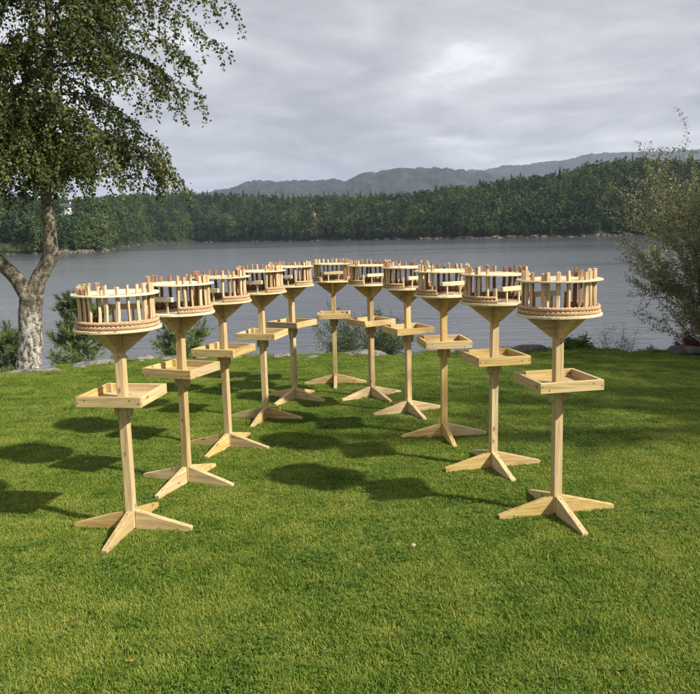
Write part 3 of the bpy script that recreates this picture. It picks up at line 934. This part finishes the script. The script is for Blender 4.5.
shrub('bare_shrub', 'thin nearly leafless shrub between the round bush and the olive tree', 'bush', at(3.75, 10.2), 5, 0.62, 0.35, 'willow_leaf', (0.012, 0.022), 0.12, 24, 0.5, 0.6, r0=0.005)
shrub('russet_bush', 'low russet scrub under the olive tree', 'bush', at(4.75, 9.95), 8, 0.45, 0.7, 'russet', (0.015, 0.03), 0.9, 25, 0.5, 0.4, r0=0.006)

for k, (hx, hy, hh, lab) in enumerate(((2.15, 10.12, 0.2, 'low dark scrub left of the dark stone behind the right tables'), (2.75, 10.15, 0.24, 'low dark scrub between the dark stone and the round bush'),
        (3.45, 9.98, 0.2, 'low dark scrub right of the round green bush'), (4.05, 9.8, 0.22, 'low dark scrub left of the flat boulder'))):
    shrub('heather_scrub', lab, 'scrub', at(hx, hy), 9, hh, 1.3, 'heather', (0.012, 0.024), 0.9, 60 + k, 0.5, 0.3, r0=0.004, group='low scrub along the lawn edge')
shrub('shade_tree', 'leafy tree beyond the right frame edge that shades the back of the lawn', 'tree', (9.3, 5.6, -0.1), 10, 5.8, 0.36, 'willow_leaf', (0.05, 0.09), 0.4, 71, 0.7, 0.6, r0=0.05, wide=True)

# --- pine saplings below the bank
def pine(name, label, loc, height, spread, seed, n_br=34):
    r = np.random.default_rng(seed)
    root = empty(name, loc)
    tag(root, label, 'pine')
    B = Wood(); T, A = [], []
    B.tube(spline([(0, 0, -0.3), (0.03, 0, height * 0.4), (-0.02, 0.02, height)], 12), 0.035, 0.008, 6)
    def tuft(p, d, ln, tone):
        k = 26
        dd = np.array(d) * 1.0 + r.normal(size=(k, 3)) * 0.62; dd /= np.linalg.norm(dd, axis=1, keepdims=True)
        a = np.cross(dd, r.normal(size=(k, 3))); a /= np.linalg.norm(a, axis=1, keepdims=True)
        base = np.array(p) + np.array(d) * r.uniform(-0.06, 0.03, (k, 1))
        w = 0.0042
        tip = base + dd * (ln * r.uniform(0.7, 1.1, (k, 1)))
        T.append(np.stack([base - a * w, base + a * w, tip], 1)); A.append(np.clip(tone + r.normal(size=k) * 0.12, 0, 1))
    for j in range(n_br):
        z = height * (0.05 + 0.92 * (j + r.random()) / n_br)
        az = r.uniform(0, 6.283)
        ln = spread * (1.08 - z / height * 0.75) * r.uniform(0.6, 1.1)
        d = Vector((math.cos(az), math.sin(az), 0.25 + 0.3 * z / height)).normalized()
        p = Vector((0, 0, z)); pts = [p.copy()]
        for k in range(6):
            d = (d + Vector((r.normal() * 0.1, r.normal() * 0.1, 0.06))).normalized(); p = p + d * ln / 6; pts.append(p.copy())
        B.tube(pts, 0.010, 0.004, 4)
        for k in range(2, 7):
            for _ in range(6):
                o = (d + Vector((r.normal(), r.normal(), 0.5 + r.normal() * 0.5)) * 0.7).normalized()
                q = pts[k] + o * r.uniform(0.02, 0.20)
                tuft(q, o, 0.085, r.uniform(0.15, 0.85))
    link('trunk', B.mesh('trunk', 'twig'), root)
    link('crown', npmesh('crown', np.concatenate(T), 3, 'pine_needle', np.concatenate(A)), root)
pine('pine_sapling', 'bushy young pine behind the birch trunk', at(-3.95, 11.0, -0.1), 1.85, 0.85, 31, 46)
pine('pine_sapling', 'young pine at the far left frame edge beside the birch', at(-5.0, 10.9, -0.1), 1.7, 0.8, 32, 40)
pine('pine_sapling', 'round low pine bush behind the two leftmost bird tables', at(-2.62, 11.6, -0.1), 1.45, 0.75, 33, 44)

# ------------------------------------------------------------------ stones along the lawn edge
def ground_stone(label, x, y, s, seed, mat='stone', dz=0.0, rz=0.0, name='edge_stone', group='flat stones along the lawn edge'):
    o = link(name, rock_mesh(name, *s, seed, mat))
    o.location = (x, y, float(gz(x, y)) + dz); o.rotation_euler = (0, 0, rz)
    tag(o, label, 'stone', group)
ground_stone('long flat grey stone in front of the birch foot', -4.05, 9.42, (0.42, 0.16, 0.05), 1, rz=0.25)
ground_stone('flat grey stone at the left frame edge', -4.75, 9.18, (0.34, 0.2, 0.05), 2, rz=-0.1)
ground_stone('pale slab right of the birch foot', -3.42, 9.86, (0.40, 0.17, 0.06), 3, dz=0.01, rz=0.3)
ground_stone('small pale slab behind the leftmost bird table', -2.92, 10.1, (0.26, 0.13, 0.055), 4, dz=0.02, rz=0.1)
ground_stone('low stone just right of the leftmost post', -2.45, 10.16, (0.24, 0.13, 0.06), 5, rz=-0.2)
ground_stone('low stone in the gap left of the farthest bird table', -1.0, 10.2, (0.42, 0.14, 0.06), 6, rz=0.05)
ground_stone('broad low stone below the central bush', 0.15, 10.22, (0.5, 0.16, 0.075), 7, rz=0.0)
ground_stone('flat dark boulder below the olive tree', 4.45, 9.55, (0.36, 0.24, 0.12), 8, 'dark_stone', 0.03, 0.2, 'boulder', None)
ground_stone('dark low stone left of the round green bush', 2.45, 10.15, (0.4, 0.18, 0.12), 9, 'dark_stone', 0.03, 0.1, 'boulder', None)

sr = random.Random(8)
small = [rock_mesh('edge_stone', 0.5 * a, 0.32 * a, 0.19 * a, 80 + k, 'stone', 2) for k, a in enumerate((0.2, 0.27, 0.36, 0.44, 0.3))]
ORD = ('first', 'second', 'third', 'fourth', 'fifth', 'sixth', 'seventh', 'eighth', 'ninth', 'tenth', 'eleventh', 'twelfth', 'thirteenth', 'fourteenth', 'fifteenth', 'sixteenth', 'seventeenth', 'eighteenth', 'nineteenth', 'twentieth')
for k in range(20):
    x = -4.3 + 5.2 * (k + 0.15 + 0.7 * sr.random()) / 20
    y = float(edge(x)) + sr.uniform(-0.10, 0.10)
    o = link('edge_stone', sr.choice(small)); o.location = (x, y, float(gz(x, y)) + sr.uniform(-0.015, 0.02)); o.rotation_euler = (sr.uniform(-.2, .2), sr.uniform(-.2, .2), sr.uniform(0, 6.28))
    tag(o, '%s small grey stone from the left in the row along the lawn edge' % ORD[k], 'stone', 'small stones along the lawn edge')

# ------------------------------------------------------------------ grass: tufts scattered over the lawn as one growth
def grass_patch(seed, n, size, clover=0, broad=0):
    r = np.random.default_rng(seed)
    b = r.uniform(-size / 2, size / 2, (n, 2))
    h = r.uniform(0.008, 0.021, n) * (0.7 + 0.6 * fbm(b[:, 0] * 22 + seed, b[:, 1] * 22, seed))
    az = r.uniform(0, 6.283, n); lean = np.abs(r.normal(size=n)) * 0.55 + 0.15
    w = r.uniform(0.0010, 0.0022, n)
    dx, dy = np.cos(az), np.sin(az)
    B0 = np.stack([b[:, 0], b[:, 1], np.full(n, -0.004)], 1)
    side = np.stack([-dy, dx, np.zeros(n)], 1) * w[:, None]
    out = np.stack([dx, dy, np.zeros(n)], 1)
    mid = B0 + out * (h * lean * 0.35)[:, None] + np.array([0, 0, 1]) * (h * 0.62)[:, None]
    tip = B0 + out * (h * lean * 1.15)[:, None] + np.array([0, 0, 1]) * (h * 1.0)[:, None]
    rnd = r.uniform(0, 1, n)
    T = np.concatenate([np.stack([B0 - side, B0 + side, mid + side * 0.8], 1), np.stack([B0 - side, mid + side * 0.8, mid - side * 0.8], 1), np.stack([mid - side * 0.8, mid + side * 0.8, tip], 1)])
    A = np.concatenate([rnd] * 3)
    me = npmesh('grass_tuft', T, 3, 'grass', A)
    if clover or broad:
        Q, QA = [], []
        for _ in range(clover):
            c = r.normal(size=2) * size * 0.22
            z = r.uniform(0.008, 0.022); s = r.uniform(0.005, 0.0085); tn = r.random(); a0 = r.uniform(0, 6.28)
            for j in range(3):
                a = a0 + j * 2.094
                d = np.array([math.cos(a), math.sin(a), r.uniform(-.1, .35)]); e_ = np.array([-math.sin(a), math.cos(a), 0])
                p = np.array([c[0], c[1], z])
                Q.append([p, p + d * s * 0.9 + e_ * s * 0.65, p + d * s * 1.7, p + d * s * 0.9 - e_ * s * 0.65]); QA.append(tn)
        for _ in range(broad):
            c = r.uniform(-size * 0.3, size * 0.3, 2); a0 = r.uniform(0, 6.28); tn = r.uniform(0.3, 1)
            for j in range(r.integers(4, 8)):
                a = a0 + j * 0.95 + r.normal() * 0.2
                L = r.uniform(0.022, 0.045); wd = L * 0.32
                d = np.array([math.cos(a), math.sin(a), r.uniform(.15, .6)]); e_ = np.array([-math.sin(a), math.cos(a), 0])
                p = np.array([c[0], c[1], 0.012])
                Q.append([p, p + d * L * 0.5 + e_ * wd, p + d * L + np.array([0, 0, -0.008]), p + d * L * 0.5 - e_ * wd]); QA.append(tn)
        me2 = npmesh('tmp', np.array(Q), 4, 'clover', QA)
        bm = bmesh.new(); bm.from_mesh(me)
        nf = len(bm.faces)
        bm.from_mesh(me2)
        bm.faces.ensure_lookup_table()
        for f in bm.faces[nf:]: f.material_index = 1
        bm.to_mesh(me); bm.free()
        me.materials.append(M['clover'])
        bpy.data.meshes.remove(me2)
    return me
GS = 0.26
gcol = bpy.data.collections.new('grass_tufts')          # source tufts, not linked to the scene
for k in range(8):
    o = bpy.data.objects.new('grass_tuft_%02d' % k, grass_patch(200 + k, 6500, GS * 1.45, (0, 12, 0, 25, 70, 130, 40, 60)[k], (0, 0, 0, 0, 0, 0, 0, 0)[k]))
    gcol.objects.link(o)
gr = np.random.default_rng(9)
pts, rots, scl, ids = [], [], [], []
for x in np.arange(-9.5, 9.5, GS):
    for y in np.arange(-1.0, 11.0, GS):
        px = x + gr.uniform(-.04, .04); py = y + gr.uniform(-.04, .04)
        e_ = float(edge(px))
        if py > e_ + 0.10: continue
        q = float(fbm(px * 1.3, py * 1.3, 51)); q2 = float(fbm(px * 2.6 + 9, py * 2.6, 57))
        hz = 0.75 + 0.8 * q + (0.9 * max(0, 1 - (e_ - py) / 0.5) if py > e_ - 0.5 else 0)
        ids.append(int(gr.integers(0, 4)) if q2 < 0.50 else int(gr.integers(4, 8)))
        pts.append((px, py, float(gz(px, py)) - 0.006)); rots.append((0, 0, int(gr.integers(0, 4)) * math.pi / 2 + gr.uniform(-.1, .1))); scl.append((1, 1, hz))
gm = bpy.data.meshes.new('grass')
gm.from_pydata(pts, [], [])
for nm, ty, dat, key in (('rot', 'FLOAT_VECTOR', rots, 'vector'), ('scl', 'FLOAT_VECTOR', scl, 'vector'), ('idx', 'INT', ids, 'value')):
    a = gm.attributes.new(nm, ty, 'POINT'); a.data.foreach_set(key, np.array(dat, dtype=np.int32 if ty == 'INT' else np.float32).ravel())
go = link('grass', gm)
tag(go, 'short mown grass with clover covering the lawn', 'grass', kind='stuff')
ng = bpy.data.node_groups.new('grass_scatter', 'GeometryNodeTree')
ng.interface.new_socket('Geometry', in_out='INPUT', socket_type='NodeSocketGeometry')
ng.interface.new_socket('Geometry', in_out='OUTPUT', socket_type='NodeSocketGeometry')
gi = ng.nodes.new('NodeGroupInput'); gout = ng.nodes.new('NodeGroupOutput')
ci = ng.nodes.new('GeometryNodeCollectionInfo')
ci.inputs['Collection'].default_value = gcol; ci.inputs['Separate Children'].default_value = True; ci.inputs['Reset Children'].default_value = True
ip = ng.nodes.new('GeometryNodeInstanceOnPoints'); ip.inputs['Pick Instance'].default_value = True
def nattr(nm, ty):
    n = ng.nodes.new('GeometryNodeInputNamedAttribute'); n.data_type = ty; n.inputs['Name'].default_value = nm
    return n.outputs[0]
ng.links.new(gi.outputs[0], ip.inputs['Points']); ng.links.new(ci.outputs[0], ip.inputs['Instance'])
ng.links.new(nattr('idx', 'INT'), ip.inputs['Instance Index'])
er = ng.nodes.new('FunctionNodeEulerToRotation'); ng.links.new(nattr('rot', 'FLOAT_VECTOR'), er.inputs[0]); ng.links.new(er.outputs[0], ip.inputs['Rotation'])
ng.links.new(nattr('scl', 'FLOAT_VECTOR'), ip.inputs['Scale'])
ng.links.new(ip.outputs[0], gout.inputs[0])
md = go.modifiers.new('scatter', 'NODES'); md.node_group = ng

# ------------------------------------------------------------------ small things lying on the grass
def fallen_leaf(label, x, y, s, seed, tone):
    r = np.random.default_rng(seed)
    V = [(0, 0, 0), (s * 0.35, s * 0.3, s * 0.14), (s, 0, s * 0.05), (s * 0.4, -s * 0.3, s * 0.16), (s * 0.5, 0, 0)]
    o = link('fallen_leaf', mesh('fallen_leaf', V, [(0, 4, 1), (1, 4, 2), (2, 4, 3), (3, 4, 0)], 'dead_leaf', False, [tone] * 5))
    o.location = (x, y, float(gz(x, y)) + 0.022); o.rotation_euler = (0.1, 0.1, r.uniform(0, 6))
    tag(o, label, 'leaf', 'fallen leaves on the lawn')
fallen_leaf('orange fallen leaf on the grass at the lower left', -0.84, 2.58, 0.03, 1, 0.1)
fallen_leaf('small tan fallen leaf left of the second table from the left', -1.95, 5.2, 0.03, 3, 0.6)
o = link('pebble', rock_mesh('pebble', 0.018, 0.013, 0.010, 5, 'pebble', 2)); o.location = (0.30, 3.56, float(gz(0.30, 3.56)) + 0.026)
tag(o, 'small pale pebble lying on the grass right of centre', 'pebble')

# ------------------------------------------------------------------ haze
def haze():
    bm = bmesh.new()
    bmesh.ops.create_cube(bm, size=1.0)
    for v in bm.verts: v.co = Vector((v.co.x * 30000, v.co.y * 15100 + 7450, v.co.z * 860 + 410))
    me = bpy.data.meshes.new('haze'); bm.to_mesh(me); bm.free()
    m = bpy.data.materials.new('haze_air'); m.use_nodes = True
    nt = m.node_tree; nt.nodes.clear()
    o = nt.nodes.new('ShaderNodeOutputMaterial'); v = nt.nodes.new('ShaderNodeVolumePrincipled')
    v.inputs['Color'].default_value = (0.66, 0.78, 1.0, 1); v.inputs['Density'].default_value = 0.5e-4; v.inputs['Anisotropy'].default_value = 0.0
    nt.links.new(v.outputs[0], o.inputs['Volume'])
    me.materials.append(m)
    tag(link('haze', me), 'thin pale haze over the fjord', 'haze', kind='stuff')
haze()
